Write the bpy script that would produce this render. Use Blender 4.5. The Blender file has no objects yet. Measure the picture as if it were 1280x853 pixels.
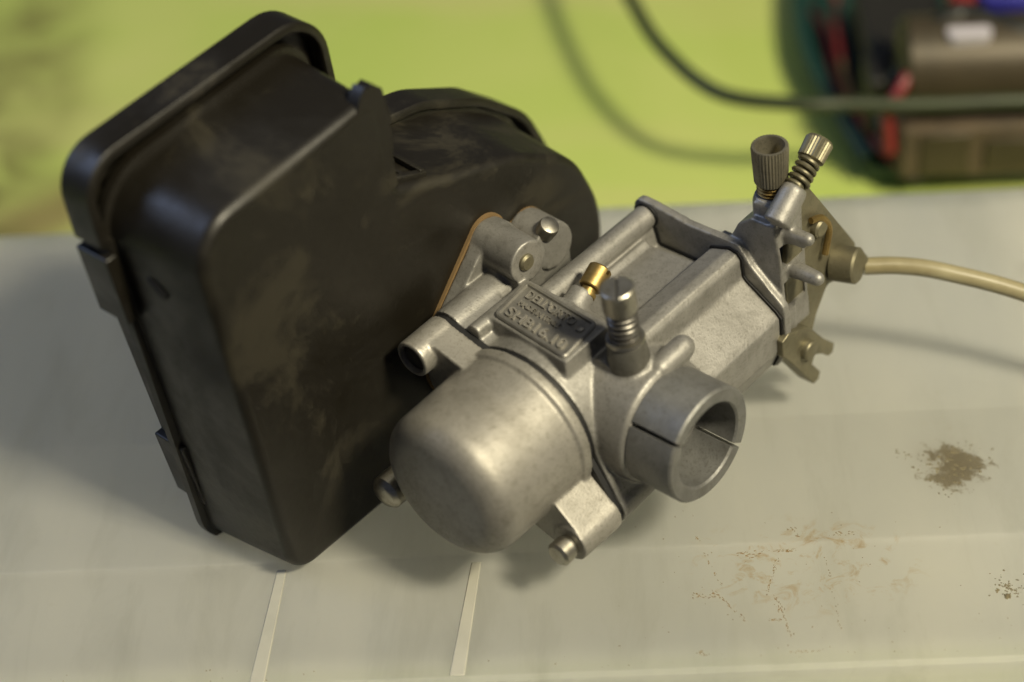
import bpy, bmesh, math, random
from math import sin, cos, pi, radians, sqrt
from mathutils import Vector, Matrix
random.seed(7)
S = 0.001                                   # everything below is written in millimetres
sc = bpy.context.scene
COL = sc.collection

# ---------------------------------------------------------------- camera, world, lamps, exposure
cam_d = bpy.data.cameras.new('camera')
cam = bpy.data.objects.new('camera', cam_d)
COL.objects.link(cam)
R = Matrix(((0.998197513, 0.0448021769, 0.0399310677),
            (0.0, 0.665358385, -0.746524092),
            (-0.0600143752, 0.745178492, 0.664159085)))
mw = R.to_4x4()
mw.translation = Vector((-26.53, -344.5, 378.7)) * S
cam.matrix_world = mw
cam_d.sensor_width = 36
cam_d.lens = 70
cam_d.clip_start = 0.01
cam_d.clip_end = 20
cam_d.dof.use_dof = True
cam_d.dof.focus_distance = 0.50
cam_d.dof.aperture_fstop = 4.8
sc.camera = cam
sc.cycles.use_denoising = True
sc.cycles.max_bounces = 16
sc.cycles.diffuse_bounces = 8
sc.cycles.transmission_bounces = 12

world = bpy.data.worlds.new('World')
sc.world = world
world.use_nodes = True
bgn = world.node_tree.nodes['Background']
bgn.inputs[0].default_value = (0.46, 0.54, 0.80, 1)
bgn.inputs[1].default_value = 0.07

def area_lamp(name, loc, target, size, size_y, power, color):
    d = bpy.data.lights.new(name, 'AREA')
    d.shape = 'RECTANGLE'
    d.size = size; d.size_y = size_y
    d.energy = power; d.color = color
    o = bpy.data.objects.new(name, d)
    COL.objects.link(o)
    o.location = loc
    v = Vector(target) - Vector(loc)
    o.rotation_euler = v.to_track_quat('-Z', 'Y').to_euler()
    return o

# warm workshop lamp above the viewer's right shoulder, cool daylight from the left
area_lamp('ceiling_lamp', (0.63, -0.47, 1.05), (0.0, 0.08, 0), 0.19, 0.19, 28.0, (1.0, 0.90, 0.65))
area_lamp('ceiling_panel', (0.5, 0.2, 1.9), (0.05, 0.15, 0), 2.0, 1.5, 4.5, (1.0, 0.95, 0.80))
area_lamp('window_light', (-1.2, 0.3, 0.9), (-0.15, 0.07, 0), 0.6, 0.5, 6.0, (0.55, 0.68, 1.0))

sc.view_settings.view_transform = 'Standard'
sc.view_settings.look = 'None'
sc.view_settings.exposure = 0.0
sc.view_settings.gamma = 1.0
sc.view_settings.use_curve_mapping = False

# ---------------------------------------------------------------- materials
def new_mat(name):
    m = bpy.data.materials.new(name)
    m.use_nodes = True
    nt = m.node_tree
    return m, nt, nt.nodes['Principled BSDF']

def N(nt, typ, **kw):
    n = nt.nodes.new(typ)
    for k, v in kw.items():
        setattr(n, k, v)
    return n

def noise(nt, scale, detail=4, rough=0.55, vec=None, dist=0.0):
    n = N(nt, 'ShaderNodeTexNoise')
    n.inputs['Scale'].default_value = scale
    n.inputs['Detail'].default_value = detail
    n.inputs['Roughness'].default_value = rough
    n.inputs['Distortion'].default_value = dist
    if vec is not None:
        nt.links.new(vec, n.inputs['Vector'])
    return n

def ramp(nt, src, stops):
    r = N(nt, 'ShaderNodeValToRGB')
    e = r.color_ramp.elements
    while len(e) < len(stops):
        e.new(0.5)
    for i, (p, c) in enumerate(stops):
        e[i].position = p
        e[i].color = (c, c, c, 1) if not isinstance(c, tuple) else (*c, 1)
    nt.links.new(src, r.inputs[0])
    return r.outputs[0]

def mix(nt, fac, a, b):
    m = N(nt, 'ShaderNodeMix', data_type='RGBA')
    if isinstance(fac, float):
        m.inputs[0].default_value = fac
    else:
        nt.links.new(fac, m.inputs[0])
    for s, v in ((6, a), (7, b)):
        if isinstance(v, tuple):
            m.inputs[s].default_value = (*v, 1)
        else:
            nt.links.new(v, m.inputs[s])
    return m.outputs[2]

def coords(nt):
    return N(nt, 'ShaderNodeTexCoord').outputs['Object']

def bump(nt, bsdf, h, strength, dist=0.0003):
    b = N(nt, 'ShaderNodeBump')
    b.inputs['Strength'].default_value = strength
    b.inputs['Distance'].default_value = dist
    nt.links.new(h, b.inputs['Height'])
    nt.links.new(b.outputs[0], bsdf.inputs['Normal'])

def metal(name, c1, c2, dirt, metallic=0.55, r0=0.42, r1=0.60, grain=1700, bstr=0.35, dirt_amt=(0.52, 0.75)):
    m, nt, p = new_mat(name)
    v = coords(nt)
    n1 = noise(nt, 90, 6, 0.65, v)
    n2 = noise(nt, 45, 8, 0.7, v, 0.6)
    n3 = noise(nt, grain, 3, 0.6, v)
    n4 = noise(nt, 420, 5, 0.7, v)
    col = mix(nt, ramp(nt, n1.outputs[0], [(0.35, 0.0), (0.65, 1.0)]), c1, c2)
    col = mix(nt, ramp(nt, n2.outputs[0], [(dirt_amt[0], 0.0), (dirt_amt[1], 0.5)]), col, dirt)
    col = mix(nt, ramp(nt, n4.outputs[0], [(0.5, 0.0), (0.72, 0.45)]), col, dirt)
    col = mix(nt, ramp(nt, n3.outputs[0], [(0.56, 0.0), (0.70, 0.5)]), col, dirt)
    nt.links.new(col, p.inputs['Base Color'])
    p.inputs['Metallic'].default_value = metallic
    nt.links.new(ramp(nt, n2.outputs[0], [(0.3, r0), (0.7, r1)]), p.inputs['Roughness'])
    bump(nt, p, n3.outputs[0], bstr, 0.0002)
    return m

M_CAST = metal('cast_zinc', (0.31, 0.30, 0.28), (0.25, 0.243, 0.225), (0.11, 0.104, 0.088))
M_BOWL = metal('cast_bowl', (0.35, 0.333, 0.30), (0.29, 0.277, 0.248), (0.13, 0.12, 0.092), dirt_amt=(0.52, 0.8))
M_GREYCAST = metal('oxidised_cast', (0.27, 0.27, 0.26), (0.19, 0.19, 0.185), (0.11, 0.105, 0.085), metallic=0.7, r0=0.45, r1=0.65)
M_DARKCAST = metal('dark_cast', (0.16, 0.155, 0.135), (0.12, 0.115, 0.10), (0.07, 0.065, 0.05), metallic=0.6)  # dark cast tone; inside the bore it stands in for shade
M_DARKSTEEL = metal('dark_spring_steel', (0.22, 0.21, 0.19), (0.16, 0.15, 0.14), (0.08, 0.07, 0.05), metallic=0.9, r0=0.3, r1=0.5, bstr=0.1)
M_PLATE = metal('plate_cast', (0.33, 0.318, 0.292), (0.27, 0.262, 0.24), (0.2, 0.185, 0.15), metallic=0.8)
M_STEEL = metal('dull_steel', (0.48, 0.46, 0.40), (0.36, 0.34, 0.29), (0.22, 0.19, 0.12), metallic=0.95, r0=0.28, r1=0.5, bstr=0.1)
M_BRASS = metal('brass', (0.38, 0.27, 0.10), (0.28, 0.195, 0.07), (0.16, 0.105, 0.04), metallic=0.9, r0=0.35, r1=0.55, bstr=0.1)
M_ZINC = metal('olive_zinc', (0.25, 0.228, 0.155), (0.18, 0.165, 0.11), (0.13, 0.115, 0.07), metallic=0.75, r0=0.4, r1=0.6, bstr=0.1)
M_KNURL = metal('aged_knurled_zinc', (0.34, 0.315, 0.24), (0.26, 0.24, 0.18), (0.12, 0.11, 0.08), metallic=0.8, r0=0.4, r1=0.6, bstr=0.1)

def simple(name, c, rough=0.5, metallic=0.0, c2=None, scale=60, bstr=0.0, spec=0.5):
    m, nt, p = new_mat(name)
    v = coords(nt)
    n = noise(nt, scale, 5, 0.6, v)
    col = mix(nt, ramp(nt, n.outputs[0], [(0.3, 0.0), (0.7, 1.0)]), c, c2 or tuple(x * 0.75 for x in c))
    nt.links.new(col, p.inputs['Base Color'])
    p.inputs['Roughness'].default_value = rough
    p.inputs['Metallic'].default_value = metallic
    p.inputs['Specular IOR Level'].default_value = spec
    if bstr:
        bump(nt, p, n.outputs[0], bstr)
    return m

M_BLACK = simple('black_rubber', (0.008, 0.008, 0.009), 0.6)
M_GASKET = simple('orange_gasket', (0.20, 0.125, 0.05), 0.9, c2=(0.14, 0.088, 0.036))
M_HOSE = simple('cream_hose_plastic', (0.33, 0.295, 0.18), 0.33, c2=(0.20, 0.17, 0.09), scale=70)
M_TEAL = simple('teal_plastic', (0.010, 0.045, 0.035), 0.45)
M_RED = simple('red_wire_plastic', (0.21, 0.022, 0.022), 0.4)
M_WIRE = simple('black_wire_plastic', (0.012, 0.013, 0.011), 0.45)
M_BROWNMETAL = simple('dusty_brown_metal', (0.075, 0.058, 0.034), 0.45, 0.3, (0.045, 0.036, 0.021), 40)
M_TAN = simple('tan_card', (0.11, 0.078, 0.045), 0.7, 0, (0.06, 0.045, 0.027), 50)
M_DARK = simple('dark_lamination', (0.015, 0.014, 0.011), 0.55)
M_BLUE = simple('blue_plastic', (0.03, 0.03, 0.28), 0.4)
M_WHITE = simple('plain_white', (0.5, 0.47, 0.5), 0.35)
M_GREYCABLE = simple('olive_cable_plastic', (0.03, 0.04, 0.014), 0.5)

def airbox_mat():
    m, nt, p = new_mat('black_box_plastic')
    v = coords(nt)
    n1 = noise(nt, 26, 8, 0.68, v, 0.5)
    n2 = noise(nt, 500, 4, 0.6, v)
    n3 = noise(nt, 70, 8, 0.75, v, 0.7)
    col = mix(nt, ramp(nt, n1.outputs[0], [(0.53, 0.0), (0.62, 0.5)]), (0.0085, 0.0071, 0.0046), (0.036, 0.031, 0.018))
    col = mix(nt, ramp(nt, n3.outputs[0], [(0.60, 0.0), (0.74, 0.35)]), col, (0.07, 0.062, 0.038))
    nt.links.new(col, p.inputs['Base Color'])
    nt.links.new(ramp(nt, n1.outputs[0], [(0.4, 0.36), (0.62, 0.62)]), p.inputs['Roughness'])
    p.inputs['Specular IOR Level'].default_value = 0.5
    bump(nt, p, n2.outputs[0], 0.3, 0.0002)
    return m
M_AIRBOX = airbox_mat()

def lid_mat():
    m, nt, p = new_mat('milky_lid_plastic')
    v = coords(nt)
    mp = N(nt, 'ShaderNodeMapping')
    mp.inputs['Scale'].default_value = (1.0, 0.22, 1.0)
    nt.links.new(v, mp.inputs[0])
    n1 = noise(nt, 16, 5, 0.6, mp.outputs[0], 0.4)
    n2 = noise(nt, 70, 6, 0.65, mp.outputs[0], 0.5)
    n3 = noise(nt, 240, 6, 0.7, v)
    col = mix(nt, ramp(nt, n1.outputs[0], [(0.3, 0.0), (0.7, 1.0)]), (0.43, 0.44, 0.43), (0.55, 0.545, 0.50))  # streaks in the colour stand in for light bands through the lid
    col = mix(nt, ramp(nt, n2.outputs[0], [(0.5, 0.0), (0.75, 0.5)]), col, (0.27, 0.27, 0.225))
    col = mix(nt, ramp(nt, n3.outputs[0], [(0.62, 0.0), (0.75, 0.35)]), col, (0.27, 0.225, 0.14))
    # tan smear where rust has been rubbed into the plastic
    gm = N(nt, 'ShaderNodeMapping', vector_type='TEXTURE')
    gm.inputs['Location'].default_value = (0.024, -0.058, 0.06)
    gm.inputs['Scale'].default_value = (0.034, 0.018, 0.1)
    nt.links.new(v, gm.inputs[0])
    gr = N(nt, 'ShaderNodeTexGradient', gradient_type='SPHERICAL')
    nt.links.new(gm.outputs[0], gr.inputs[0])
    n5 = noise(nt, 130, 8, 0.72, v, 1.5)
    ml = N(nt, 'ShaderNodeMath', operation='MULTIPLY')
    nt.links.new(ramp(nt, gr.outputs[0], [(0.0, 0.0), (0.5, 1.0)]), ml.inputs[0])
    nt.links.new(ramp(nt, n5.outputs[0], [(0.53, 0.0), (0.68, 0.75)]), ml.inputs[1])
    col = mix(nt, ml.outputs[0], col, (0.33, 0.225, 0.085))
    # ingrained dirt patch
    gp = N(nt, 'ShaderNodeMapping', vector_type='TEXTURE')
    gp.inputs['Location'].default_value = (0.0665, -0.0255, 0.06)
    gp.inputs['Scale'].default_value = (0.020, 0.018, 0.1)
    nt.links.new(v, gp.inputs[0])
    gq = N(nt, 'ShaderNodeTexGradient', gradient_type='SPHERICAL')
    nt.links.new(gp.outputs[0], gq.inputs[0])
    n6 = noise(nt, 260, 9, 0.75, v, 0.4)
    n7 = noise(nt, 95, 3, 0.6, v, 0.8)
    ad = N(nt, 'ShaderNodeMath', operation='MULTIPLY_ADD')
    nt.links.new(n6.outputs[0], ad.inputs[0]); ad.inputs[1].default_value = 1.25
    nt.links.new(gq.outputs[0], ad.inputs[2])
    a2 = N(nt, 'ShaderNodeMath', operation='MULTIPLY_ADD')
    nt.links.new(n7.outputs[0], a2.inputs[0]); a2.inputs[1].default_value = 1.2
    nt.links.new(ad.outputs[0], a2.inputs[2])
    dm = N(nt, 'ShaderNodeMapRange')
    dm.inputs[1].default_value = 1.77; dm.inputs[2].default_value = 1.92
    nt.links.new(a2.outputs[0], dm.inputs[0])
    gm2 = N(nt, 'ShaderNodeMath', operation='MULTIPLY')
    nt.links.new(dm.outputs[0], gm2.inputs[0])
    nt.links.new(ramp(nt, gq.outputs[0], [(0.02, 0.0), (0.25, 0.85)]), gm2.inputs[1])
    col = mix(nt, gm2.outputs[0], col, (0.19, 0.16, 0.10))
    nt.links.new(col, p.inputs['Base Color'])
    nt.links.new(ramp(nt, n2.outputs[0], [(0.3, 0.3), (0.7, 0.48)]), p.inputs['Roughness'])
    tr = N(nt, 'ShaderNodeBsdfTranslucent')
    tcol = mix(nt, ramp(nt, n1.outputs[0], [(0.3, 0.0), (0.7, 1.0)]), (0.87, 0.875, 0.855), (0.95, 0.945, 0.91))
    tcol = mix(nt, ramp(nt, n2.outputs[0], [(0.5, 0.0), (0.75, 0.35)]), tcol, (0.70, 0.70, 0.665))
    tcol = mix(nt, ml.outputs[0], tcol, (0.62, 0.44, 0.19))
    tcol = mix(nt, gm2.outputs[0], tcol, (0.36, 0.30, 0.20))
    nt.links.new(tcol, tr.inputs[0])
    ms = N(nt, 'ShaderNodeMixShader')
    ms.inputs[0].default_value = 0.68
    nt.links.new(p.outputs[0], ms.inputs[1]); nt.links.new(tr.outputs[0], ms.inputs[2])
    nt.links.new(ms.outputs[0], nt.nodes['Material Output'].inputs['Surface'])
    bump(nt, p, n1.outputs[0], 0.15, 0.002)
    return m
M_LID = lid_mat()
M_RIB = simple('pale_rib_plastic', (0.40, 0.39, 0.335), 0.45, c2=(0.33, 0.325, 0.28))
M_CONT = simple('milky_container_plastic', (0.85, 0.85, 0.82), 0.5, c2=(0.82, 0.82, 0.79))
M_FLOOR = simple('dark_concrete', (0.06, 0.058, 0.055), 0.8, c2=(0.04, 0.039, 0.037), scale=4)
M_RUST = simple('rust_crumbs', (0.26, 0.165, 0.05), 0.9, c2=(0.18, 0.12, 0.045), scale=300)
M_DIRT = simple('grey_brown_dirt', (0.19, 0.16, 0.095), 0.95, c2=(0.14, 0.12, 0.07), scale=300)

def bench_mat():
    m, nt, p = new_mat('green_painted_board')
    v = coords(nt)
    sep = N(nt, 'ShaderNodeSeparateXYZ')
    nt.links.new(v, sep.inputs[0])
    mpb = N(nt, 'ShaderNodeMapping')
    mpb.inputs['Scale'].default_value = (0.6, 3.0, 1.0)
    nt.links.new(v, mpb.inputs[0])
    n1 = noise(nt, 9, 5, 0.6, v, 0.4)
    n2 = noise(nt, 30, 6, 0.65, v, 0.6)
    def mth(op, a, b):
        q = N(nt, 'ShaderNodeMath', operation=op)
        for i, x in enumerate((a, b)):
            if isinstance(x, (int, float)):
                q.inputs[i].default_value = x
            else:
                nt.links.new(x, q.inputs[i])
        return q.outputs[0]
    col = mix(nt, ramp(nt, n1.outputs[0], [(0.3, 0.0), (0.7, 1.0)]), (0.37, 0.475, 0.10), (0.45, 0.50, 0.15))
    n3 = noise(nt, 6, 4, 0.6, mpb.outputs[0], 0.5)
    col = mix(nt, ramp(nt, n3.outputs[0], [(0.45, 0.0), (0.66, 0.55)]), col, (0.50, 0.46, 0.20))
    # worn strip at the left end of the board: bare brown along two lines
    wob = mth('MULTIPLY', n1.outputs[0], 0.04)
    d1 = mth('ABSOLUTE', mth('ADD', mth('ADD', sep.outputs[0], 0.232), wob), 0)
    f1 = ramp(nt, d1, [(0.010, 0.85), (0.040, 0.0)])
    line = mth('SUBTRACT', mth('SUBTRACT', sep.outputs[1], mth('MULTIPLY', sep.outputs[0], 0.8)), 0.425)
    d2 = mth('ABSOLUTE', mth('ADD', line, mth('SUBTRACT', wob, 0.0)), 0)
    f2a = ramp(nt, d2, [(0.006, 0.8), (0.03, 0.0)])
    f2 = mth('MULTIPLY', f2a, ramp(nt, mth('MULTIPLY', sep.outputs[0], -1), [(0.13, 0.0), (0.19, 1.0)]))
    f1 = mth('MULTIPLY', f1, ramp(nt, n2.outputs[0], [(0.38, 0.25), (0.6, 1.0)]))
    col = mix(nt, f2, col, (0.20, 0.15, 0.06))
    col = mix(nt, f1, col, (0.14, 0.13, 0.04))
    nt.links.new(col, p.inputs['Base Color'])
    p.inputs['Roughness'].default_value = 0.42
    bump(nt, p, n2.outputs[0], 0.1, 0.001)
    return m
M_BENCH = bench_mat()

# ---------------------------------------------------------------- mesh helpers
class MB:
    """collects shapes (mm), builds ONE mesh object"""
    def __init__(s):
        s.v = []; s.f = []
    def add(s, verts, faces):
        o = len(s.v)
        s.v += [tuple(v) for v in verts]
        s.f += [tuple(i + o for i in f) for f in faces]
        return s
    def lathe(s, origin, axis, prof, seg=48, closed=False, capped=True, knurl=None):
        """prof = [(height along axis, radius)]"""
        o = Vector(origin); z = Vector(axis).normalized()
        x = z.orthogonal().normalized(); y = z.cross(x)
        V = []; F = []
        n = len(prof)
        for (h, r) in prof:
            for k in range(seg):
                t = 2 * pi * k / seg
                rr = r
                if knurl and r > knurl and k % 2:
                    rr = r * 0.94
                V.append(o + z * h + (x * cos(t) + y * sin(t)) * rr)
        rng = range(n) if closed else range(n - 1)
        for i in rng:
            j = (i + 1) % n
            for k in range(seg):
                l = (k + 1) % seg
                F.append((i * seg + k, i * seg + l, j * seg + l, j * seg + k))
        if capped and not closed:
            F.append(tuple(reversed(range(seg))))
            F.append(tuple((n - 1) * seg + k for k in range(seg)))
        return s.add(V, F)
    def cyl(s, p0, p1, r0, r1=None, seg=40, rnd=0.0):
        r1 = r0 if r1 is None else r1
        p0 = Vector(p0); p1 = Vector(p1); d = p1 - p0; L = d.length
        if rnd:
            pr = [(0, r0 - rnd), (rnd * .3, r0 - rnd * .3), (rnd, r0), (L - rnd, r1), (L - rnd * .3, r1 - rnd * .3), (L, r1 - rnd)]
        else:
            pr = [(0, r0), (L, r1)]
        return s.lathe(p0, d, pr, seg)
    def capsule(s, p0, p1, r0, r1=None, seg=24):
        r1 = r0 if r1 is None else r1
        p0 = Vector(p0); p1 = Vector(p1); L = (p1 - p0).length
        pr = [(-r0 * cos(t * pi / 10), max(.02, r0 * sin(t * pi / 10))) for t in range(0, 6)]
        pr += [(L + r1 * sin(t * pi / 10), max(.02, r1 * cos(t * pi / 10))) for t in range(0, 6)]
        return s.lathe(p0, p1 - p0, pr, seg)
    def prism(s, out, axis, lo, hi):
        """out in the two other axes, in the order a,b,c"""
        n = len(out)
        def P(u, w, h):
            return {'a': (h, u, w), 'b': (u, h, w), 'c': (u, w, h)}[axis]
        V = [P(u, w, lo) for u, w in out] + [P(u, w, hi) for u, w in out]
        F = [(i, (i + 1) % n, (i + 1) % n + n, i + n) for i in range(n)]
        F += [tuple(reversed(range(n))), tuple(range(n, 2 * n))]
        return s.add(V, F)
    def box(s, lo, hi):
        return s.prism([(lo[0], lo[1]), (hi[0], lo[1]), (hi[0], hi[1]), (lo[0], hi[1])], 'c', lo[2], hi[2])
    def tube(s, pts, r, seg=16):
        pts = [Vector(p) for p in pts]
        V = []; F = []
        up = Vector((0.13, 0.2, 1)).normalized()
        prev = None
        for i, p in enumerate(pts):
            t = (pts[min(i + 1, len(pts) - 1)] - pts[max(i - 1, 0)]).normalized()
            x = prev if prev is not None else t.orthogonal()
            x = (x - t * x.dot(t)).normalized(); prev = x
            y = t.cross(x)
            rr = r[i] if isinstance(r, (list, tuple)) else r
            for k in range(seg):
                a = 2 * pi * k / seg
                V.append(p + (x * cos(a) + y * sin(a)) * rr)
        for i in range(len(pts) - 1):
            for k in range(seg):
                l = (k + 1) % seg
                F.append((i * seg + k, i * seg + l, (i + 1) * seg + l, (i + 1) * seg + k))
        F.append(tuple(reversed(range(seg))))
        F.append(tuple((len(pts) - 1) * seg + k for k in range(seg)))
        return s.add(V, F)
    def loft(s, rings, axis='b', cap0=True, cap1=True):
        """rings = [(h, outline2d)] with equal counts"""
        n = len(rings[0][1])
        def P(u, w, h):
            return {'a': (h, u, w), 'b': (u, h, w), 'c': (u, w, h)}[axis]
        V = []; F = []
        for h, o in rings:
            V += [P(u, w, h) for u, w in o]
        for i in range(len(rings) - 1):
            for k in range(n):
                l = (k + 1) % n
                F.append((i * n + k, i * n + l, (i + 1) * n + l, (i + 1) * n + k))
        if cap0: F.append(tuple(reversed(range(n))))
        if cap1: F.append(tuple((len(rings) - 1) * n + k for k in range(n)))
        return s.add(V, F)
    def mesh(s, name, scale=S):
        me = bpy.data.meshes.new(name)
        me.from_pydata([(x * scale, y * scale, z * scale) for x, y, z in s.v], [], s.f)
        bm = bmesh.new(); bm.from_mesh(me)
        bmesh.ops.recalc_face_normals(bm, faces=bm.faces)
        bm.to_mesh(me); bm.free()
        return me

def finish(o, mat, angle=35):
    me = o.data
    me.materials.clear()
    me.materials.append(mat)
    for p in me.polygons:
        p.use_smooth = True
    me.set_sharp_from_angle(angle=radians(angle))

def part(name, mb, mat, parent=None, bevel=0.0, seg=2, angle=35, label=None):
    o = bpy.data.objects.new(name, mb.mesh(name))
    COL.objects.link(o)
    finish(o, mat, angle)
    if bevel:
        b = o.modifiers.new('bevel', 'BEVEL')
        b.width = bevel * S; b.segments = seg; b.limit_method = 'ANGLE'; b.angle_limit = radians(32)
        b.harden_normals = False
    o.parent = parent
    if label: o['label'] = label
    return o

def cast(name, mb, mat, parent, voxel=0.45, smooth=6, cutters=None, angle=60, label=None):
    """closed shapes melted into one casting: voxel union, softened, then holes cut"""
    o = bpy.data.objects.new(name + '_raw', mb.mesh(name, 1.0))
    COL.objects.link(o)
    r = o.modifiers.new('r', 'REMESH'); r.mode = 'VOXEL'; r.voxel_size = voxel
    if smooth:
        sm = o.modifiers.new('s', 'SMOOTH'); sm.factor = 0.5; sm.iterations = smooth
    co = None
    if cutters:
        co = bpy.data.objects.new('cut', cutters.mesh('cut', 1.0)); COL.objects.link(co)
        b = o.modifiers.new('b', 'BOOLEAN'); b.operation = 'DIFFERENCE'; b.object = co; b.solver = 'EXACT'
    dg = bpy.context.evaluated_depsgraph_get()
    me = bpy.data.meshes.new_from_object(o.evaluated_get(dg))
    for t in [o, co]:
        if t:
            md = t.data; bpy.data.objects.remove(t); bpy.data.meshes.remove(md)
    me.name = name
    me.transform(Matrix.Scale(S, 4))
    n = bpy.data.objects.new(name, me)
    COL.objects.link(n)
    finish(n, mat, angle)
    n.parent = parent
    if label: n['label'] = label
    return n

def rpoly(pts, step=10):
    """polygon [(u,w,r)] with rounded corners -> outline (corner arcs)"""
    out = []
    n = len(pts)
    for i in range(n):
        p = Vector(pts[i][:2]); r = pts[i][2]
        a = (Vector(pts[i - 1][:2]) - p); b = (Vector(pts[(i + 1) % n][:2]) - p)
        la, lb = a.length, b.length; a.normalize(); b.normalize()
        ang = math.acos(max(-1, min(1, a.dot(b))))
        t = r / math.tan(ang / 2)
        lim = 0.495 * min(la, lb)
        if t > lim:
            t = lim; r = t * math.tan(ang / 2)
        p0 = p + a * t; p1 = p + b * t
        c = p + (a + b).normalized() * (r / sin(ang / 2))
        v0 = p0 - c; v1 = p1 - c
        sw = math.atan2(v0.x * v1.y - v0.y * v1.x, v0.dot(v1))
        for k in range(step + 1):
            th = sw * k / step
            out.append((c.x + v0.x * cos(th) - v0.y * sin(th), c.y + v0.x * sin(th) + v0.y * cos(th)))
    return out

def inset(out, d):
    """move an outline inward (d>0) along its vertex normals"""
    n = len(out)
    area = sum(out[i][0] * out[(i + 1) % n][1] - out[(i + 1) % n][0] * out[i][1] for i in range(n))
    sg = 1 if area > 0 else -1
    res = []
    for i in range(n):
        p = Vector(out[i]); a = Vector(out[i - 1]); b = Vector(out[(i + 1) % n])
        e0 = (p - a); e1 = (b - p)
        if e0.length < 1e-6: e0 = e1
        if e1.length < 1e-6: e1 = e0
        e0 = e0.normalized(); e1 = e1.normalized()
        n0 = Vector((-e0.y, e0.x)) * sg; n1 = Vector((-e1.y, e1.x)) * sg
        m = n0 + n1
        m = m / max(0.4, (m.length ** 2) / 2) if m.length > 1e-6 else n0
        res.append((p.x + m.x * d, p.y + m.y * d))
    return res

def hull(circles, seg=32):
    """outline round a set of circles (u,w,r), convex"""
    pts = []
    for u, w, r in circles:
        for k in range(seg):
            t = 2 * pi * k / seg
            pts.append((u + r * cos(t), w + r * sin(t)))
    pts = sorted(set((round(x, 4), round(y, 4)) for x, y in pts))
    def half(ps):
        h = []
        for p in ps:
            while len(h) > 1 and (h[-1][0] - h[-2][0]) * (p[1] - h[-2][1]) - (h[-1][1] - h[-2][1]) * (p[0] - h[-2][0]) <= 0:
                h.pop()
            h.append(p)
        return h
    return half(pts)[:-1] + half(pts[::-1])[:-1]

def tag(o, label=None, cat=None, group=None, kind=None):
    if label: o['label'] = label
    if cat: o['category'] = cat
    if group: o['group'] = group
    if kind: o['kind'] = kind
    return o

def empty(name, loc=(0, 0, 0)):
    o = bpy.data.objects.new(name, None)
    COL.objects.link(o)
    o.empty_display_size = 0.02
    o.location = Vector(loc) * S
    return o

def spline(pts, sub=10):
    P = [Vector(p) for p in pts]
    P = [P[0] * 2 - P[1]] + P + [P[-1] * 2 - P[-2]]
    out = []
    for i in range(1, len(P) - 2):
        for k in range(sub):
            t = k / sub
            a, b, c, d = P[i - 1], P[i], P[i + 1], P[i + 2]
            out.append(0.5 * ((2 * b) + (c - a) * t + (2 * a - 5 * b + 4 * c - d) * t * t + (3 * b - a - 3 * c + d) * t ** 3))
    out.append(P[-2])
    return out

# ---------------------------------------------------------------- the bench
mb = MB()
mb.box((-900, -75, -84), (900, 1100, -60))
bench = part('bench_top', mb, M_BENCH, bevel=2)
tag(bench, kind='structure')
mb = MB()
mb.box((-3000, -3000, -930), (3000, 3000, -900))
tag(part('floor', mb, M_FLOOR), kind='structure')

# ---------------------------------------------------------------- the storage box the parts lie on
box = empty('storage_box', (0, 50, -60))
tag(box, 'milky translucent plastic storage box whose flat stained lid carries the carburettor', 'storage box')
BOFF = Vector((0, 50, -60))
def bpart(name, mb, mat, bevel=0.0, **k):
    mb.v = [(x - BOFF.x, y - BOFF.y, z - BOFF.z) for x, y, z in mb.v]
    return part(name, mb, mat, box, bevel, **k)
mb = MB()
# lid: sheet with a shallow step along the front panel and a lower lip
x0, x1 = -330, 330
prof = [(-47, -9.5), (-44.5, -4.5), (-42.5, -3.5), (-41.4, -0.2), (-40.0, 0.35), (-38.6, -0.9), (-2.0, -0.9), (-1.0, 0.12), (-0.4, 0.2), (0.2, 0.12), (1.2, 0.0),
        (44, 0.0), (45, -.25), (46.5, -.25), (47.5, 0), (137, 0.0), (139.5, 0.25), (141.3, -0.4), (142.2, -3), (143, -10),
        (140.5, -10), (138, -3.2), (-39, -3.9), (-44.5, -9.5)]
mb.add([(x0, y, z) for y, z in prof] + [(x1, y, z) for y, z in prof],
       [(i, (i + 1) % len(prof), (i + 1) % len(prof) + len(prof), i + len(prof)) for i in range(len(prof))]
       + [tuple(range(len(prof))), tuple(range(len(prof), 2 * len(prof)))])
lid = bpart('lid', mb, M_LID, angle=50)
for (xa, xb) in ((-108.5, -111.5), (-58.5, -62.7), (-158, -160), (-9, -12), (42, 40)):
    if xa in (-158, -9, 42): continue
    mb = MB()
    mb.prism([(xa - 1.3, -2.2), (xa + 1.3, -2.2), (xb + 1.9, -38.8), (xb - 1.9, -38.8)], 'c', -1.3, -0.68)
    bpart('rib', mb, M_RIB, 0.3)
mb = MB()
mb.box((x0 + 4, -36, -58), (x1 - 4, -33.5, -4)); mb.box((x0 + 4, 133, -58), (x1 - 4, 135.5, -4))
mb.box((x0 + 4, -33.4, -58), (x0 + 6.5, 132.9, -4)); mb.box((x1 - 6.5, -33.4, -58), (x1 - 4, 132.9, -4))
mb.box((x0 + 4, -36, -60), (x1 - 4, 135.5, -58.1))
bpart('container', mb, M_CONT)

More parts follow.
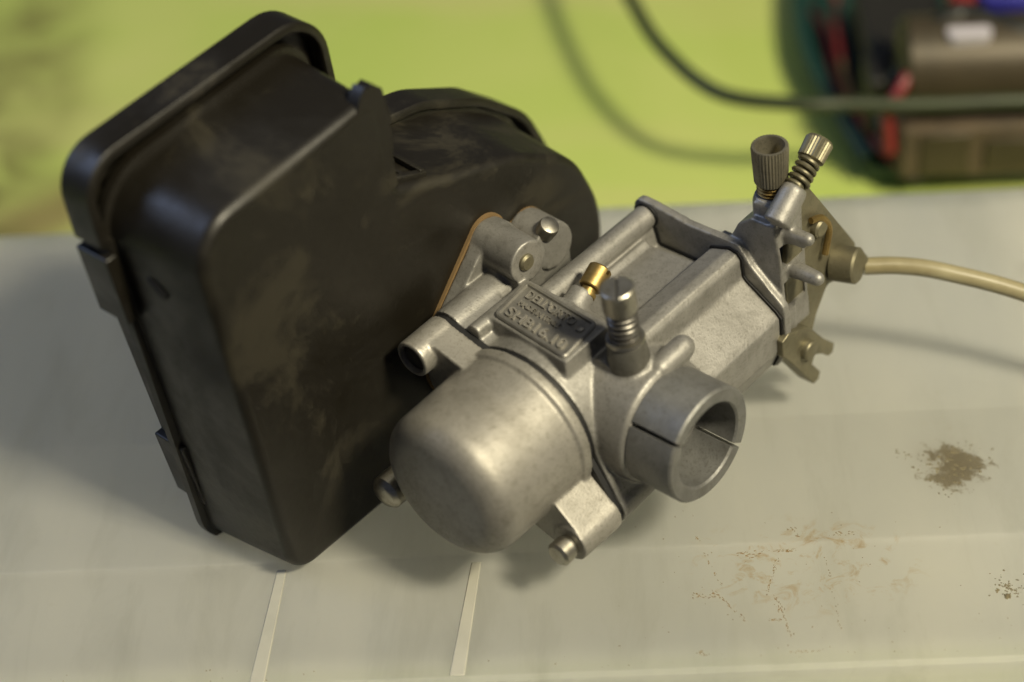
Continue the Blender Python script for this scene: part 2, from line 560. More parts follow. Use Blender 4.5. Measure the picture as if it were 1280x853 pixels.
# ---------------------------------------------------------------- dirt on the lid
def crumbs(name, label, mat, spots, zt=0.0):
    mb = MB()
    for spot in spots:
        x, y, r, h = spot[:4]
        z0 = zt if y > -1 else zt - 0.9
        k = random.randint(5, 7); a0 = random.random() * 6
        st = random.uniform(0.6, 1.5); th = random.random() * 3
        if len(spot) > 4:
            th, st = spot[4], spot[5]
        ring = []
        for i in range(k):
            a = a0 + 2 * pi * i / k
            rr = r * random.uniform(0.6, 1.15)
            u, w = rr * cos(a) * st, rr * sin(a) / st
            ring.append((x + u * cos(th) - w * sin(th), y + u * sin(th) + w * cos(th)))
        mb.add([(p[0], p[1], z0 + 0.004) for p in ring] + [(x, y, z0 + h)], [(i, (i + 1) % k, k) for i in range(k)])
    o = part(name, mb, mat)
    tag(o, label, 'dirt', kind='stuff')
    return o
sp = []
clumps = [(66, 24.5, 3.6), (58.5, 28, 1.6), (75, 29, 2.0), (72, 31, 1.4), (64, 17, 1.3), (68, 21, 2.4), (61, 24, 1.8), (74, 25, 1.8), (66.5, 29.5, 1.6), (63.5, 13.5, .6)]
for i in range(130):
    cx, cy, w = clumps[0] if i % 3 == 0 else random.choice(clumps)
    sp.append((cx + random.gauss(0, w), cy + random.gauss(0, w * .8), random.uniform(0.12, 0.5) * (.5 + .2 * w), random.uniform(0.02, 0.12)))
for i in range(10):
    sp.append((54 + random.gauss(0, 2.5), 29 + random.gauss(0, 1.5), random.uniform(.2, .5), .2))
crumbs('dirt_patch', 'patch of dry grey brown dirt crumbs on the lid, right of the split collar', M_DIRT, sp)
sp = []
def streak(p, q, n, w, r0=.1, r1=.3, bow=0):
    for i in range(n):
        t = random.random()
        x = p[0] + (q[0] - p[0]) * t + random.gauss(0, w)
        y = p[1] + (q[1] - p[1]) * t + random.gauss(0, w)
        sp.append((x, y, random.uniform(r0, r1) * 1.1, 0.02, math.atan2(q[1] - p[1], q[0] - p[0]) + bow + random.gauss(0, .35), random.uniform(1.2, 2.6)))
streak((20, -2.5), (38, 2.5), 60, .55, .1, .34)
streak((9, -4), (24, 0), 45, 1.0, .1, .42)
streak((24, -1), (22, 5), 14, .4)
streak((-2, 3), (3, -13), 34, .25, .08, .25)
streak((1, -15), (8, -25), 34, .3, .08, .26)
streak((18, -5), (14, -17), 40, .25, .08, .24)
streak((16, -17), (19, -31), 40, .3, .08, .24)
streak((30, -4), (31, -29), 26, .3, .06, .2)
streak((-4, -16), (2, -17), 24, .5, .08, .25)
streak((14, -25), (17, -25), 14, .2, .08, .25)
streak((18, -35.5), (26, -35), 22, .2, .08, .2)
streak((-4, -34), (-2, -36), 12, .4, .1, .25)
for i in range(70):
    sp.append((random.uniform(-25, 75), random.uniform(-37, 12), random.uniform(.06, .2), .04))
for i in range(46):
    sp.append((random.uniform(-190, 100), random.uniform(-38, -33), random.uniform(.06, .24), .04))
crumbs('rust_flecks', 'fine orange brown rust flecks and scratches on the front of the lid', M_RUST, sp)
sp = []
for i in range(70):
    r = abs(random.gauss(0, 1)); a = random.random() * 6.28
    sp.append((73.4 + 2.2 * r * cos(a), -18 + 2.0 * r * sin(a) + (1.2 if i % 2 else 0), random.uniform(.1, .42), .2))
for i in range(12):
    sp.append((72.6 + random.gauss(0, .4), -20.5 + random.gauss(0, .3), .5, .5))
crumbs('dirt_speck', 'small dark dirt speck at the right edge of the lid below the larger patch', M_DIRT, sp)

# ---------------------------------------------------------------- the carburettor: local axes a (bowl to cover), b (air box to collar), c (up)
carb = bpy.data.objects.new('carburettor', None)
COL.objects.link(carb)
ax = Matrix(((0.6636843, 0.74562461, -0.05972513),
             (0.74734731, -0.66434407, 0.0109064),
             (0.03154595, 0.05187383, 0.99815528)))
cm = ax.to_4x4(); cm.translation = Vector((0.15, -2.8, 38.5)) * S
carb.matrix_world = cm
tag(carb, 'old grey metal carburettor bolted to a black plastic air filter box on the lid', 'carburettor')

BC = -42.0                                   # bowl axis
A_G = -18.0                                  # bowl joint
EU = (-66.5, 17.0)                           # upper ear (b,c)
EL = (-18.3, -17.6)                          # lower ear

# --- main casting
m = MB()
m.lathe((0, BC, 0), (1, 0, 0), [(A_G + .75, 21.2), (2.5, 21.2), (5, 20.0), (8, 17.0), (9, 8)], 72)
m.lathe((0, 0, 0), (0, 1, 0), [(-75, 15.5), (-30, 17.5), (-14, 16.2), (-12.8, 14.6)], 64)
barrel = [(-57, -8), (-57, 12), (-55, 14.5), (-51, 14.0), (-50.0, 14.6), (-48, 13.4), (-33.6, 14.4), (-32.4, 16.2), (-26.5, 18.3), (-24, 17.8), (-22.8, 16.2),
          (-22.6, 11.0), (-21.6, 9.9), (-12.6, 3.6), (-11.2, 2.0), (-11.2, -8), (-14, -15), (-50, -17)]
m.prism(barrel, 'a', -6, 40.2)
rec = [(-57, -8), (-57, 12), (-55, 14.5), (-51, 14.0), (-50, 9.5), (-33.6, 9.5), (-32.4, 16.2), (-26.5, 18.3), (-24, 17.8), (-22.8, 16.2),
          (-22.6, 11.0), (-21.6, 9.9), (-12.6, 3.6), (-11.2, 2.0), (-11.2, -8), (-14, -15), (-50, -17)]
m.prism(rec, 'a', 38, 45.2)
m.cyl((4, -53.6, 17.4), (45.2, -53.6, 17.4), 3.3, seg=32)
m.prism([(-57, 8), (-50.5, 8), (-51.6, 17), (-55.6, 17)], 'a', 6, 45.2)
# ears and ribs
m.cyl((A_G + .75, *EU), (1.5, *EU), 5.4)
m.prism(hull([(EU[0], EU[1], 4.6), (BC - 8, 8, 9)]), 'a', A_G + .75, -3)
m.cyl((A_G + .75, -57.6, 20.2), (4, -57.6, 20.2), 2.1)
m.cyl((A_G + .75, *EL), (6, EL[0], EL[1] + 1), 5.0)
m.prism(hull([(EL[0], EL[1], 4.8), (BC + 4, -4, 17)]), 'a', A_G + .75, -9)
# plate pad
m.loft([(12, [(-13, -58.5), (4.5, -59), (3, -29.5), (-15.5, -29.5)]), (22.4, [(-12.2, -57.2), (4.2, -58), (2.6, -29.8), (-14.6, -29.8)])], 'c')
# intake flange with its lobes
fl = [(8, 25.5, 6.4), (-9, 10, 7)]
m.prism(hull([(0, 0, 20), (8, 25.5, 6.2)]), 'b', -75, -70.5)
m.prism(hull([(0, 0, 18), (22, 18, 6.5)]), 'b', -75, -70.5)
m.prism(hull([(0, 0, 18), (-6, -25.5, 6)]), 'b', -75, -70.5)
m.cyl((7.6, -75, 25.6), (6.0, -59, 26.2), 6.2, 5.9)
m.prism([(1.5, 10), (12.2, 10), (11.4, 26), (1.8, 26)], 'b', -72, -60)
m.cyl((21.5, -75, 18.5), (20.5, -64, 19.5), 7.0, 6.6)
m.prism([(14, 0), (27.5, 0), (27, 18), (15, 18)], 'b', -73, -65)
# idle screw boss, mixture boss, little boss by the collar
m.lathe((0.3, -22, 8), (-.06, 0, 1), [(0, 8.2), (6.5, 7.0), (8.0, 6.2), (10, 5.2)], 40)
m.cyl((0, -43.5, 17.5), (9.5, -45, 20.2), 3.8, 3.4)
m.capsule((3, -15.6, 14.6), (11.5, -15.4, 15.2), 3.2)
m.prism([(0, -20), (12, -20), (11, -12.6), (0, -12.8)], 'c', 4, 13.0)
cut = MB()
cut.cyl((0, -70, 0), (0, -5, 0), 10.6, seg=64)
body = cast('carburettor_body', m, M_CAST, carb, 0.42, 5, cut, 50, label='grey cast metal carburettor body')

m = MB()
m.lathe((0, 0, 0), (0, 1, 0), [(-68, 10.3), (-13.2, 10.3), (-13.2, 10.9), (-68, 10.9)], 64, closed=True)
part('bore_shade_tube', m, M_DARKCAST, carb, label='dark tube standing in for the shade in the bore')  # added dark tube: its tone stands in for shade in the throat
# --- split clamp collar
def ring_seg(mb, t0, t1, b0, b1, r0, r1, n=40, ch=0.5):
    prof = [(b0, r1), (b1 - ch, r1), (b1, r1 - ch), (b1, r0 + ch), (b1 - ch, r0), (b0, r0)]
    V = []; F = []
    k = len(prof)
    for i in range(n + 1):
        t = t0 + (t1 - t0) * i / n
        for b, r in prof:
            V.append((r * cos(t), b, r * sin(t)))
    for i in range(n):
        for j in range(k):
            l = (j + 1) % k
            F.append((i * k + j, i * k + l, (i + 1) * k + l, (i + 1) * k + j))
    F.append(tuple(range(k))); F.append(tuple(n * k + j for j in range(k)))
    mb.add(V, F)
m = MB()
ts = math.atan2(-.62, .785); g = 0.042
for s_ in (0, pi):
    ring_seg(m, ts + s_ + g, ts + s_ + pi - g, -12.9, 0.6, 11.2, 15.3)
part('clamp_collar', m, M_GREYCAST, carb, 0, angle=30, label='grey split clamp collar at the outlet')

# --- name plate and its raised lettering
PC = 23.2
def pl(u, w):                                   # u along the text (mm), w up the plate
    o = Vector((-11.4, -56.0)); eu = Vector((-2.5, 25.2)) / 25.32; ew = Vector((14.9, -1.6)) / 14.98
    return o + eu * u + ew * w
W, H = 25.6, 14.6
out = rpoly([(0, 0, 1.6), (W, 0, 1.6), (W, H, 1.6), (0, H, 1.6)], 6)
m = MB()
def plring(o, h): return (h, [tuple(pl(*q)) for q in o])
m.loft([plring(out, 20.0), plring(out, PC - .35), plring(inset(out, .35), PC), plring(inset(out, 1.1), PC), plring(inset(out, 1.35), PC - .55)], 'c')
plate = part('name_plate', m, M_PLATE, carb, angle=30, label='raised rectangular plate with cast lettering')
def lettering(txt, u, w, size, width, bold=0.0):
    cu = bpy.data.curves.new('lettering', 'FONT')
    cu.body = txt; cu.size = size; cu.extrude = 0.28; cu.offset = bold
    cu.align_x = 'LEFT'; cu.bevel_depth = 0.0
    o = bpy.data.objects.new('lettering', cu)
    COL.objects.link(o)
    dg = bpy.context.evaluated_depsgraph_get()
    me = bpy.data.meshes.new_from_object(o.evaluated_get(dg))
    bpy.data.objects.remove(o)
    xs = [v.co.x for v in me.vertices]; k = width / (max(xs) - min(xs)); xm = min(xs)
    for v in me.vertices:
        q = pl(u + (v.co.x - xm) * k, w + v.co.y)
        v.co = Vector((q.x, q.y, PC - .52 + v.co.z + .24)) * S
    me.name = 'lettering'
    n = bpy.data.objects.new('lettering', me)
    COL.objects.link(n)
    finish(n, M_BOWL, 30)
    n.parent = plate
lettering("DELL'ORTO", 3.4, 9.7, 3.9, 17.0, 0.03)
lettering("MADE IN ITALY", 3.4, 6.7, 2.3, 14.5, 0.0)
lettering("SHB16.10", 2.6, 1.9, 4.6, 20.5, 0.05)
m = MB()
m.lathe((*pl(W - 2.9, H - 4.4), PC - .6), (0, 0, 1), [(0, 1.2), (.5, 1.1), (.75, .6)], 20)
part('rivet', m, M_PLATE, plate)

# --- bowl joint and float bowl
m = MB()
gask = hull([(BC, 0, 20.2)])
m.lathe((0, BC, 0), (1, 0, 0), [(A_G - .9, 20.5), (A_G + .8, 20.5)], 64)
m.prism(hull([(EU[0], EU[1], 4.4), (BC - 8, 8, 9)]), 'a', A_G - .9, A_G + .8)
m.prism(hull([(EL[0], EL[1], 4.2), (BC + 4, -4, 15)]), 'a', A_G - .9, A_G + .8)
part('bowl_gasket', m, M_BLACK, carb)
m = MB()
A1 = A_G - .8
prof = [(A1, 21.6), (A1 - 2.7, 21.6), (A1 - 3.3, 20.7), (-36, 20.4), (-44.0, 20.2)]
for k in range(1, 9):
    t = k / 8 * pi / 2
    prof.append((-44.2 - 7.0 * sin(t), 12.4 + 7.8 * cos(t)))
prof += [(-51.8, 6), (-52.0, 2)]
m.lathe((0, BC, 0), (1, 0, 0), prof, 96)
m.cyl((A1, *EU), (-31.0, *EU), 5.2, 5.0)
m.prism(hull([(EU[0], EU[1], 4.8), (BC - 8, 8, 9)]), 'a', -27, A1)
m.cyl((A1, *EL), (-32.5, *EL), 5.4, 5.1)
m.prism(hull([(EL[0], EL[1], 5.1), (BC + 5, -6, 10)]), 'a', -32.0, A1)
cut = MB()
cut.cyl((-36, *EU), (-24, *EU), 4.0, seg=40)
bowl = cast('float_bowl', m, M_BOWL, carb, 0.40, 4, cut, 50, label='domed silver grey float bowl')
m = MB()
m.cyl((-29.8, *EU), (-23.8, *EU), 3.9, rnd=.6, seg=28)
part('screw_head', m, M_DARK, bowl)  # black colour stands in for the shade inside the ear hole
m = MB()
m.lathe((-37.6, EL[0], EL[1] - .3), (1, 0, 0), [(0, 1.5), (.15, 2.6), (.8, 3.3), (3.9, 3.3), (4.2, 2.7), (7, 2.2)], 32)
part('screw_head', m, M_STEEL, bowl)
m = MB()
m.lathe((-52.0, -62.5, -11.0), (1, 0, 0), [(0, 1.5), (.5, 3.6), (1.6, 4.6), (6.5, 4.6), (7.0, 3.7), (20, 3.7)], 36)
part('side_bolt', m, M_STEEL, carb, label='round headed bolt between the bowl and the black box')

# --- air box gasket and flange screws
m = MB()
m.prism(hull([(0, 0, 20.0), (8, 25.5, 6.8)]), 'b', -76.0, -75.05)
m.prism(hull([(0, 0, 18.5), (22, 18, 7.0)]), 'b', -75.98, -75.08)
part('flange_gasket', m, M_GASKET, carb)
m = MB()
m.lathe((5.2, -60.2, 26.8), (-.05, 1, 0), [(0, 2.3), (1.6, 2.3), (2.2, 1.8)], 24)
part('flange_screw', m, M_ZINC, carb)
m = MB()
m.lathe((19.5, -64.6, 25.4), (0.1, .6, 1), [(-2, 2.6), (1.2, 2.8), (2.0, 2.5), (2.4, 1.2)], 24)
part('flange_screw', m, M_STEEL, carb)

# --- idle screw with spring
def screw_axis(o, d): return Vector(o), Vector(d).normalized()
def helix(o, d, h0, h1, r, turns, n=22):
    o, z = screw_axis(o, d)
    x = z.orthogonal().normalized(); y = z.cross(x)
    return [o + z * (h0 + (h1 - h0) * i / (n * turns)) + (x * cos(2 * pi * i / n) + y * sin(2 * pi * i / n)) * r for i in range(int(n * turns) + 1)]
IO, ID = (0.3, -22, 0), (-.06, 0, 1)
m = MB()
def slotted(mb, o, d, h0, h1, r, slot_dir, sw=0.9, sd=1.4, seg=40):
    """slotted cheese head: two half discs on a full disc"""
    o = Vector(o); z = Vector(d).normalized(); o2 = o
    mb.lathe(o, z, [(h0, r - .3), (h0 + .3, r), (h1 - sd, r)], seg)
    s = Vector(slot_dir); s = (s - z * s.dot(z)).normalized(); t = z.cross(s)
    for sg in (1, -1):
        pts = []
        a0 = math.asin(sw / 2 / r)
        for k in range(17):
            a = a0 + (pi - 2 * a0) * k / 16
            pts.append((r * cos(a), sg * r * sin(a)))
        V = []
        for hh, sc_ in ((h1 - sd - .01, 1), (h1 - .35, 1), (h1, .9)):
            for u, w in pts:
                w2 = w if abs(w) < sw * .6 else w * sc_
                V.append(o + z * hh + s * u * sc_ + t * w2)
        n = len(pts); F = []
        for i in range(2):
            for k in range(n):
                l = (k + 1) % n
                F.append((i * n + k, i * n + l, (i + 1) * n + l, (i + 1) * n + k))
        F.append(tuple(range(n))); F.append(tuple(2 * n + k for k in range(n)))
        mb.add(V, F)
slotted(m, IO, ID, 34.0, 41.0, 4.2, (1, -.85, 0), 0.8, 1.3)
m.lathe(IO, ID, [(20, 2.1), (34.4, 2.1)], 24)
idle = part('idle_screw', m, M_STEEL, carb, angle=30, label='slotted steel idle screw standing upright in its spring')
m = MB(); m.tube(helix(IO, ID, 25.2, 34.2, 3.3, 5.5), 0.6, 8)
part('spring', m, M_DARKSTEEL, idle)
m = MB(); m.lathe(IO, ID, [(15.5, 5.7), (16.5, 5.5), (23.6, 4.7), (24.0, 4.4), (24.0, 2)], 40)
part('screw_boss', m, M_DARKCAST, idle)  # plain darker tone than the body casting
m = MB(); m.lathe(IO, ID, [(23.9, 4.6), (24.4, 4.9), (25.0, 4.7), (25.0, 2.5)], 32)
part('washer', m, M_STEEL, idle)

# --- brass mixture screw
MO, MD = (8.0, -43.6, 19.6), (.86, -.10, .36)
m = MB()
m.lathe(MO, MD, [(-1, 1.9), (1.2, 1.9), (1.3, 2.5), (2.3, 2.5), (2.4, 1.9), (3.6, 1.9)], 28)
slotted(m, MO, MD, 3.5, 9.6, 3.1, (0, 1, .3), 1.0, 1.5)
part('mixture_screw', m, M_BRASS, carb, angle=30, label='brass slotted mixture screw behind the steel screw')

# --- cover with gasket
cov = rpoly([(-58.6, 14.5, 3), (-57.4, 22.0, 3), (-51, 21.5, 3), (-40, 20.0, 4), (-31, 20.2, 4), (-24, 20.4, 3), (-19.8, 14.5, 3), (-10.2, 5.6, 3), (-9.6, -6, 3), (-13, -16, 3), (-50, -19, 3), (-59, -6, 3)], 5)
m = MB(); m.prism(inset(rec, -.4), 'a', 45.2, 45.65)
m.cyl((45.22, -53.6, 17.4), (45.64, -53.6, 17.4), 3.6, seg=32)
part('cover_gasket', m, M_BLACK, carb)
m = MB(); m.prism(cov, 'a', 45.65, 48.2)
# upstand on the cover, adjuster tower, prongs
m.prism([(-34, 0), (-33, 17.5), (-24, 17.5), (-11, 4), (-11, -8), (-32, -8)], 'a', 48, 52)
m.prism([(-27.5, -6), (-28, 20), (-25.5, 25), (-21, 28.5), (-14, 28.5), (-12.5, 18), (-11.5, -6)], 'a', 48, 58.5)
m.lathe((55, -19.6, 20), (0, 0, 1), [(0, 5.0), (8, 5.0), (11.0, 4.9), (12.8, 4.3)], 32)
m.lathe((53.2, -12.8, 34.8), (.82, 0, .57), [(-7, 3.6), (2.2, 3.4), (3.4, 2.9)], 28)
m.prism([(50, -22), (57, -22), (56.5, -11.5), (51, -11.5)], 'c', 22, 32)
m.capsule((52, -22, 24.2), (52.2, -6.8, 25.2), 2.6, 1.7)
m.prism([(49.5, -23), (56, -23), (53.4, -7), (50.8, -7)], 'c', 22.8, 25.8)
m.capsule((52.5, -20, 13.6), (52.5, -4.6, 13.4), 2.8, 1.9)
m.prism([(49, -23), (57, -23), (54, -10), (50.6, -10)], 'c', 11.8, 14.6)
cut = MB()
cut.prism([(48.6, -29.5), (57.2, -29.5), (57.2, -2), (48.6, -2)], 'c', 15.6, 22.0)
cut.prism([(48.8, -26), (57.2, -26), (57.2, -2), (48.8, -2)], 'c', 2.5, 10.8)
cover = cast('top_cover', m, M_CAST, carb, 0.42, 3, cut, 50)
# --- knurled adjuster
m = MB()
o_, d_ = (55.2, -19.8, 0), (0.0, 0, 1)
m.lathe(o_, d_, [(36.2, 3.6), (36.6, 4.3), (46.3, 4.75), (47.2, 4.6), (47.2, 3.8), (46.6, 3.65), (41.0, 3.5), (40.9, .4)], 72, knurl=4.25)
adj = part('cable_adjuster', m, M_KNURL, carb, angle=25, label='upright hollow knurled cable adjuster')
m = MB(); m.lathe(o_, d_, [(31, 3.1), (36.4, 3.1)], 28)
for k in range(3):
    m.lathe(o_, d_, [(33.0 + k * 1.05, 3.1), (33.4 + k * 1.05, 3.75), (33.8 + k * 1.05, 3.1)], 28)
part('thread', m, M_BRASS, adj)
# --- second adjuster with spring, leaning to the right
KO, KD = (53.2, -12.8, 34.8), (.86, -.05, .51)
m = MB()
m.lathe(KO, KD, [(11.0, 2.6), (11.4, 3.5), (16.4, 3.7), (17.1, 3.2), (17.2, .4)], 56, knurl=3.3)
m.lathe(KO, KD, [(2, 1.8), (11.5, 1.8)], 20)
knob = part('choke_adjuster', m, M_ZINC, carb, angle=25, label='small slanting knurled adjuster with coil spring')
m = MB(); m.tube(helix(KO, KD, 3.6, 11.2, 2.55, 4.5), 0.62, 8)
part('spring', m, M_ZINC, knob)

# --- choke linkage plate, nut, fork
m = MB()
pp = rpoly([(53.5, 37, 3), (58.5, 37.5, 3), (81.5, 1.5, 3.5), (77.5, -6.5, 2), (68, -3, 2), (63, -9.5, 2), (60, -16, 2), (52, -12, 2), (50, 8, 4)], 5)
m.prism(pp, 'b', -14.4, -12.6)
link = part('linkage_plate', m, M_ZINC, carb, 0.35, label='olive zinc plated lever plate behind the cover')
m = MB()
m.lathe((63.5, -12.6, 19.5), (0, 1, 0), [(-.2, 2.7), (1.6, 2.7), (2.2, 2.1), (2.2, .3)], 20)
part('rivet', m, M_ZINC, link)
m = MB()
m.tube(spline([(60, -11.5, 24), (64, -11, 22.5), (67, -11, 17), (65, -11, 10)], 6), 0.9, 8)
part('return_spring', m, M_BRASS, link)
m = MB()
m.lathe((71.6, -13, 1.8), (.25, 1, .1), [(0, 4.6), (.3, 4.9), (6.4, 4.9), (7.0, 4.3)], 36)
part('pivot_nut', m, M_ZINC, carb)
m = MB()
m.cyl((73.5, -10.5, 0.9), (79.3, -9.6, -1.4), 2.9, 2.6, rnd=.4)
part('hose_nipple', m, M_ZINC, carb)
m = MB()
fp = [(43.5, -4.0), (46.5, -3), (54.5, -6.5), (57, -9.5), (61.5, -15.7), (66.2, -20.8), (65.4, -23.4), (63.4, -23.4), (60.6, -20.4), (57.4, -18.4), (56.0, -20.6), (59.6, -26.0), (58.6, -28.2), (56.4, -28.2), (45.6, -11.5), (43.6, -9)]
m.prism(fp, 'b', -14.4, -9.4)
m.cyl((53.8, -15.0, -13.6), (53.8, -7.6, -13.6), 2.8, rnd=.4)
part('choke_fork', m, M_ZINC, carb, 0.5, label='small forked clip end under the cover')

# ---------------------------------------------------------------- air filter box
OUT = [(-74.2, -30.6, 8), (-36, -31.0, 10), (10, -32, 15), (46, -25, 24), (54.6, 4, 34), (45, 28, 26), (25, 41.0, 30), (0.5, 49.6, 40), (-17.8, 57.6, 4), (-17.4, 85.0, 5.0), (-76.6, 81.0, 13)]
front = rpoly(OUT, 10)
m = MB()
rings = []
f_r = 2.6
rings = [(-76.05, inset(front, f_r + .6)), (-76.05, inset(front, f_r))]
for k in range(1, 8):
    t = k / 7 * pi / 2
    rings.append((-76.05 - f_r * (1 - cos(t)), inset(front, f_r * (1 - sin(t)))))
rings += [(-92, inset(front, -1.4)), (-104.6, inset(front, -2.6)), (-104.9, inset(front, -4.4)), (-107.2, inset(front, -4.5))]
m.loft(rings, 'b')
abox = part('air_filter_box', m, M_AIRBOX, carb, angle=40, label='black plastic air filter box with dusty smudges')
# cover of the box with its overhanging lip
RIM = [(-74.6, -29.4, 10), (-36, -32.4, 12), (10, -36, 16), (52, -32, 26), (66.5, 0, 34), (56, 25.5, 26), (40, 39.5, 24), (20, 50.4, 26), (-6.4, 56.0, 6), (-7.2, 95.0, 13), (-82.4, 91.6, 22), (-82.6, 70.0, .6), (-80.4, 69.0, .6)]
rim = rpoly(RIM, 10)
m = MB()
m.loft([(-104.2, inset(rim, 2.6)), (-103.6, inset(rim, 2.2)), (-103.6, inset(rim, .7)), (-104.1, rim), (-113.4, inset(rim, -.1)), (-114.2, inset(rim, .6)),
        (-115.4, inset(rim, 3)), (-116.0, inset(rim, 8)), (-109, inset(rim, 7.6)), (-108.4, inset(rim, 2.4))], 'b', False, False)
m.f += []                                        # lip, closed below by the back panel
n_ = len(rim)
o_ = len(m.v) - n_
m.f += [(o_ + k, o_ + (k + 1) % n_, (k + 1) % n_, k) for k in range(n_)]
m.loft([(-115.9, inset(rim, 7.9)), (-112.5, inset(rim, 7.9))], 'b')
rimo = part('box_cover', m, M_AIRBOX, abox, angle=40)
def clip(c0, c1, a0, a1):
    m = MB()
    m.prism(rpoly([(a0 - .9, c0, .5), (a0 + 2.4, c0, .5), (a1 + 2.4, c1, .5), (a1 - .9, c1, .5)], 3), 'b', -114.2, -103.2)
    return part('clip', m, M_AIRBOX, abox, 0.3)
clip(67.2, 47.5, -82.0, -81.2)
clip(4, -17, -77.9, -76.4)
# torn end of the upper block, pocket in the lobe top, slit in the left wall
m = MB()
m.prism([(-24, 84), (-22.6, 86.6), (-20.9, 88.2), (-20.0, 87.5), (-18.4, 88.0), (-17.2, 86.6), (-15.8, 85.2), (-15.3, 80), (-14.6, 76.2), (-15.5, 75), (-15.2, 72.8), (-16.4, 66), (-16.6, 58), (-19, 57.5)], 'b', -79.8, -76.15)
part('torn_edge', m, M_AIRBOX, abox)
def on_top(a, b, h):                               # point on the sloping top of the lobe
    c = 57.6 + (a + 17.8) * (49.6 - 57.6) / 18.3
    return (a, b, c + h + 0.1 * (-76 - b))
m = MB()
for (b0, b1, a0, a1, h) in ((-103, -79, -15.5, -14.2, 1.6), (-103, -79, -6.6, -5.0, 1.8), (-80.4, -78.6, -15.5, -5.0, 1.3), (-101, -80, -11.4, -10.4, .9)):
    q = [on_top(a0, b0, -1), on_top(a1, b0, -1), on_top(a1, b1, -1), on_top(a0, b1, -1), on_top(a0, b0, h), on_top(a1, b0, h), on_top(a1, b1, h), on_top(a0, b1, h)]
    m.add(q, [(0, 3, 2, 1), (4, 5, 6, 7), (0, 1, 5, 4), (1, 2, 6, 5), (2, 3, 7, 6), (3, 0, 4, 7)])
part('pocket_frame', m, M_AIRBOX, abox, 0.3)
m = MB()
m.capsule((-77.75, -95, 62.2), (-77.55, -91.2, 59.0), 0.95)
part('slit', m, M_BLACK, abox)

# ---------------------------------------------------------------- hose
m = MB()
m.tube(spline([(46.2, 61.6, 38.3), (56, 61.4, 38.0), (66.9, 59.6, 36.8), (87.3, 54.7, 32.5), (110.8, 45, 26), (150, 26, 14), (185, 0, 6), (225, -32, 2.9)], 12), 2.35, 20)
hose = part('cream_hose', m, M_HOSE)
tag(hose, 'thin cream plastic hose running off to the right from the lever plate', 'hose')

# ---------------------------------------------------------------- blurred things on the bench behind
m = MB()
m.tube(spline([(-40, 470, -34), (-26, 400, -24), (-13, 325, -20), (-6, 289.6, -20), (3.7, 257, -20), (21.3, 228, -20), (47.7, 217.6, -19), (64, 216.8, -19.5), (92, 215, -20), (123, 214.5, -20), (165, 214, -22), (230, 225, -40), (300, 240, -57)], 12), 2.6, 14)
tag(part('looped_cable', m, M_GREYCABLE), 'dark olive cable looping over the green board towards the motor', 'cable')

tray = empty('teal_tray', (98, 285, -60))
tag(tray, 'dark teal plastic tray under the motor at the top right', 'tray')
m = MB()
tr = rpoly([(-37, 75, 10), (-38, 10, 10), (-24, -62, 8), (80, -66, 8), (90, 75, 10)], 6)
m.loft([(0.2, tr), (9, inset(tr, -2)), (9, inset(tr, 1)), (3, inset(tr, 2.6))], 'c')
part('tray_body', m, M_TEAL, tray, angle=30)
m = MB()
m.tube(spline([(-36, 70, 9), (-38, 10, 12), (-30, -35, 12), (-23, -60, 10)], 8), 3.2, 10)
part('tray_rim', m, M_TEAL, tray)

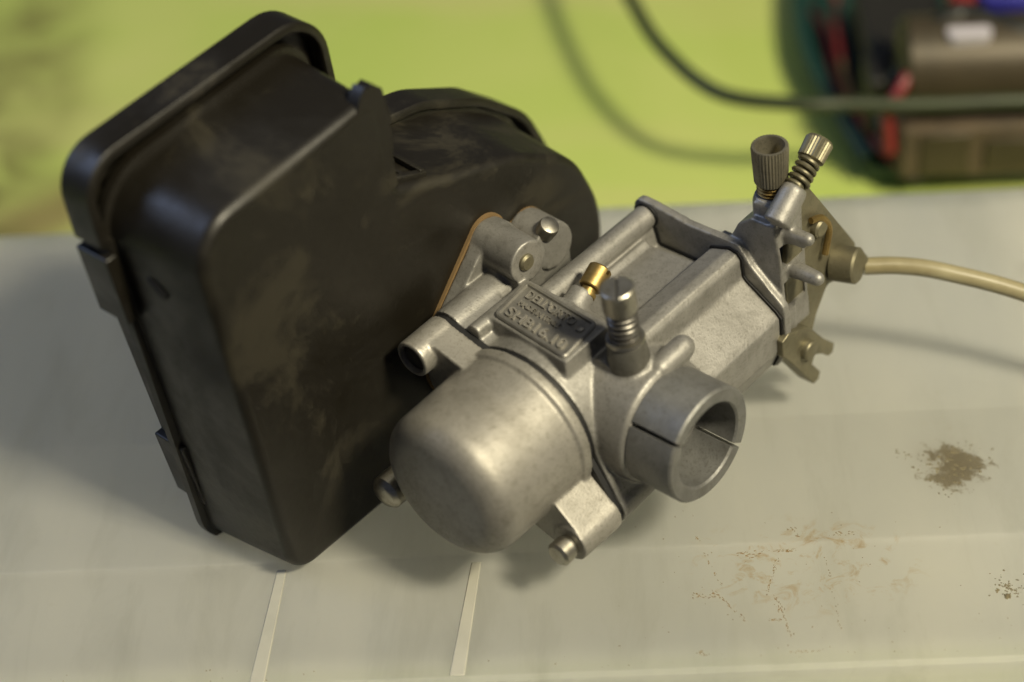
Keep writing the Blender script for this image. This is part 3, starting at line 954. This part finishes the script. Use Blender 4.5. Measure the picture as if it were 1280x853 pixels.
mot = empty('electric_motor', (110, 240, -51))
tag(mot, 'dusty brown electric motor with a black laminated core, lying in the teal tray', 'motor')
m = MB()
m.lathe((-26, -2, 33), (1, -.03, 0), [(0, 8), (1, 14), (3, 16.5), (62, 16.5), (64, 14)], 40)
part('motor_can', m, M_BROWNMETAL, mot)
m = MB()
m.box((-27, -27, 0.5), (40, -3, 22))
core = part('mount_block', m, M_TAN, mot, 1.5)
m = MB(); m.box((-20, -28.2, 3), (-3, -26.5, 20)); part('terminal_panel', m, M_BROWNMETAL, mot, 0.6)
m = MB(); m.box((2, -28.2, 5), (30, -26.5, 17)); part('terminal_panel', m, M_BROWNMETAL, mot, 0.6)
m = MB()
m.box((-33, 12, 0.5), (-2, 64, 26)); m.box((-36, -8, 0.4), (-27.2, 11.8, 30))
part('laminated_core', m, M_DARK, mot, 1.5)
m = MB(); m.prism(rpoly([(-11, -12.5, 3), (4, -12.5, 3), (4, -5, 3), (-11, -5, 3)], 5), 'c', 46, 49.2)
part('white_patch', m, M_WHITE, mot)  # small white rounded patch set into the top of the can
def wire(name, pts, r, mat, label):
    m = MB(); m.tube(spline(pts, 10), r, 12)
    return tag(part(name, m, mat), label, 'wire')
wire('red_wire', [(75, 335, -50), (74, 321, -42), (70.6, 288, -40), (70.9, 262, -42), (73.5, 243, -44), (79, 226, -46), (86, 219.5, -50)], 1.5, M_RED, 'thin red wire hanging down the left side of the dark core')
wire('red_wire', [(104, 252, -14), (99.1, 245.6, -10), (90, 231.5, -12), (83.6, 222.5, -17), (79, 219, -25), (80, 216, -40)], 2.2, M_RED, 'thick red wire curving down in front of the motor')
wire('black_lead', [(84, 232, -22), (92.8, 235.5, -8), (105.2, 244.3, -4), (115.2, 239.4, -5), (130, 232, -8), (165, 226, -30), (190, 226, -52)], 4.6, M_WIRE, 'thick black lead arched over the top of the motor can')
wire('red_wire', [(66, 330, -54), (68, 300, -46), (67.5, 275, -46), (72, 250, -48), (82, 232, -50), (92, 222, -52)], 1.1, M_RED, 'thinnest red wire, looped along the left edge of the tray')
wire('black_wire', [(78, 318, -50), (80, 280, -30), (82, 250, -26), (79, 228, -40), (90, 214, -52)], 1.8, M_WIRE, 'black wire drooping between the two red wires')
wire('orange_wire', [(70, 320, -50), (72, 290, -44), (70, 268, -40), (73, 246, -44), (79, 229, -50)], 1.2, M_GASKET, 'dull orange wire twisted beside the thin red wire')
m = MB(); m.cyl((108.5, 258, -50), (108.5, 258, -3), 5.0, rnd=1.0)
tag(part('red_terminal', m, M_RED), 'small red plastic terminal behind the black lead', 'terminal')
m = MB()
bl = rpoly([(114, 256, 4), (170, 244, 4), (176, 285, 4), (120, 297, 4)], 5)
m.loft([(-50, bl), (-5, bl), (-3, inset(bl, 2))], 'c')
tag(part('blue_case', m, M_BLUE), 'blue plastic case in the top right corner', 'case')
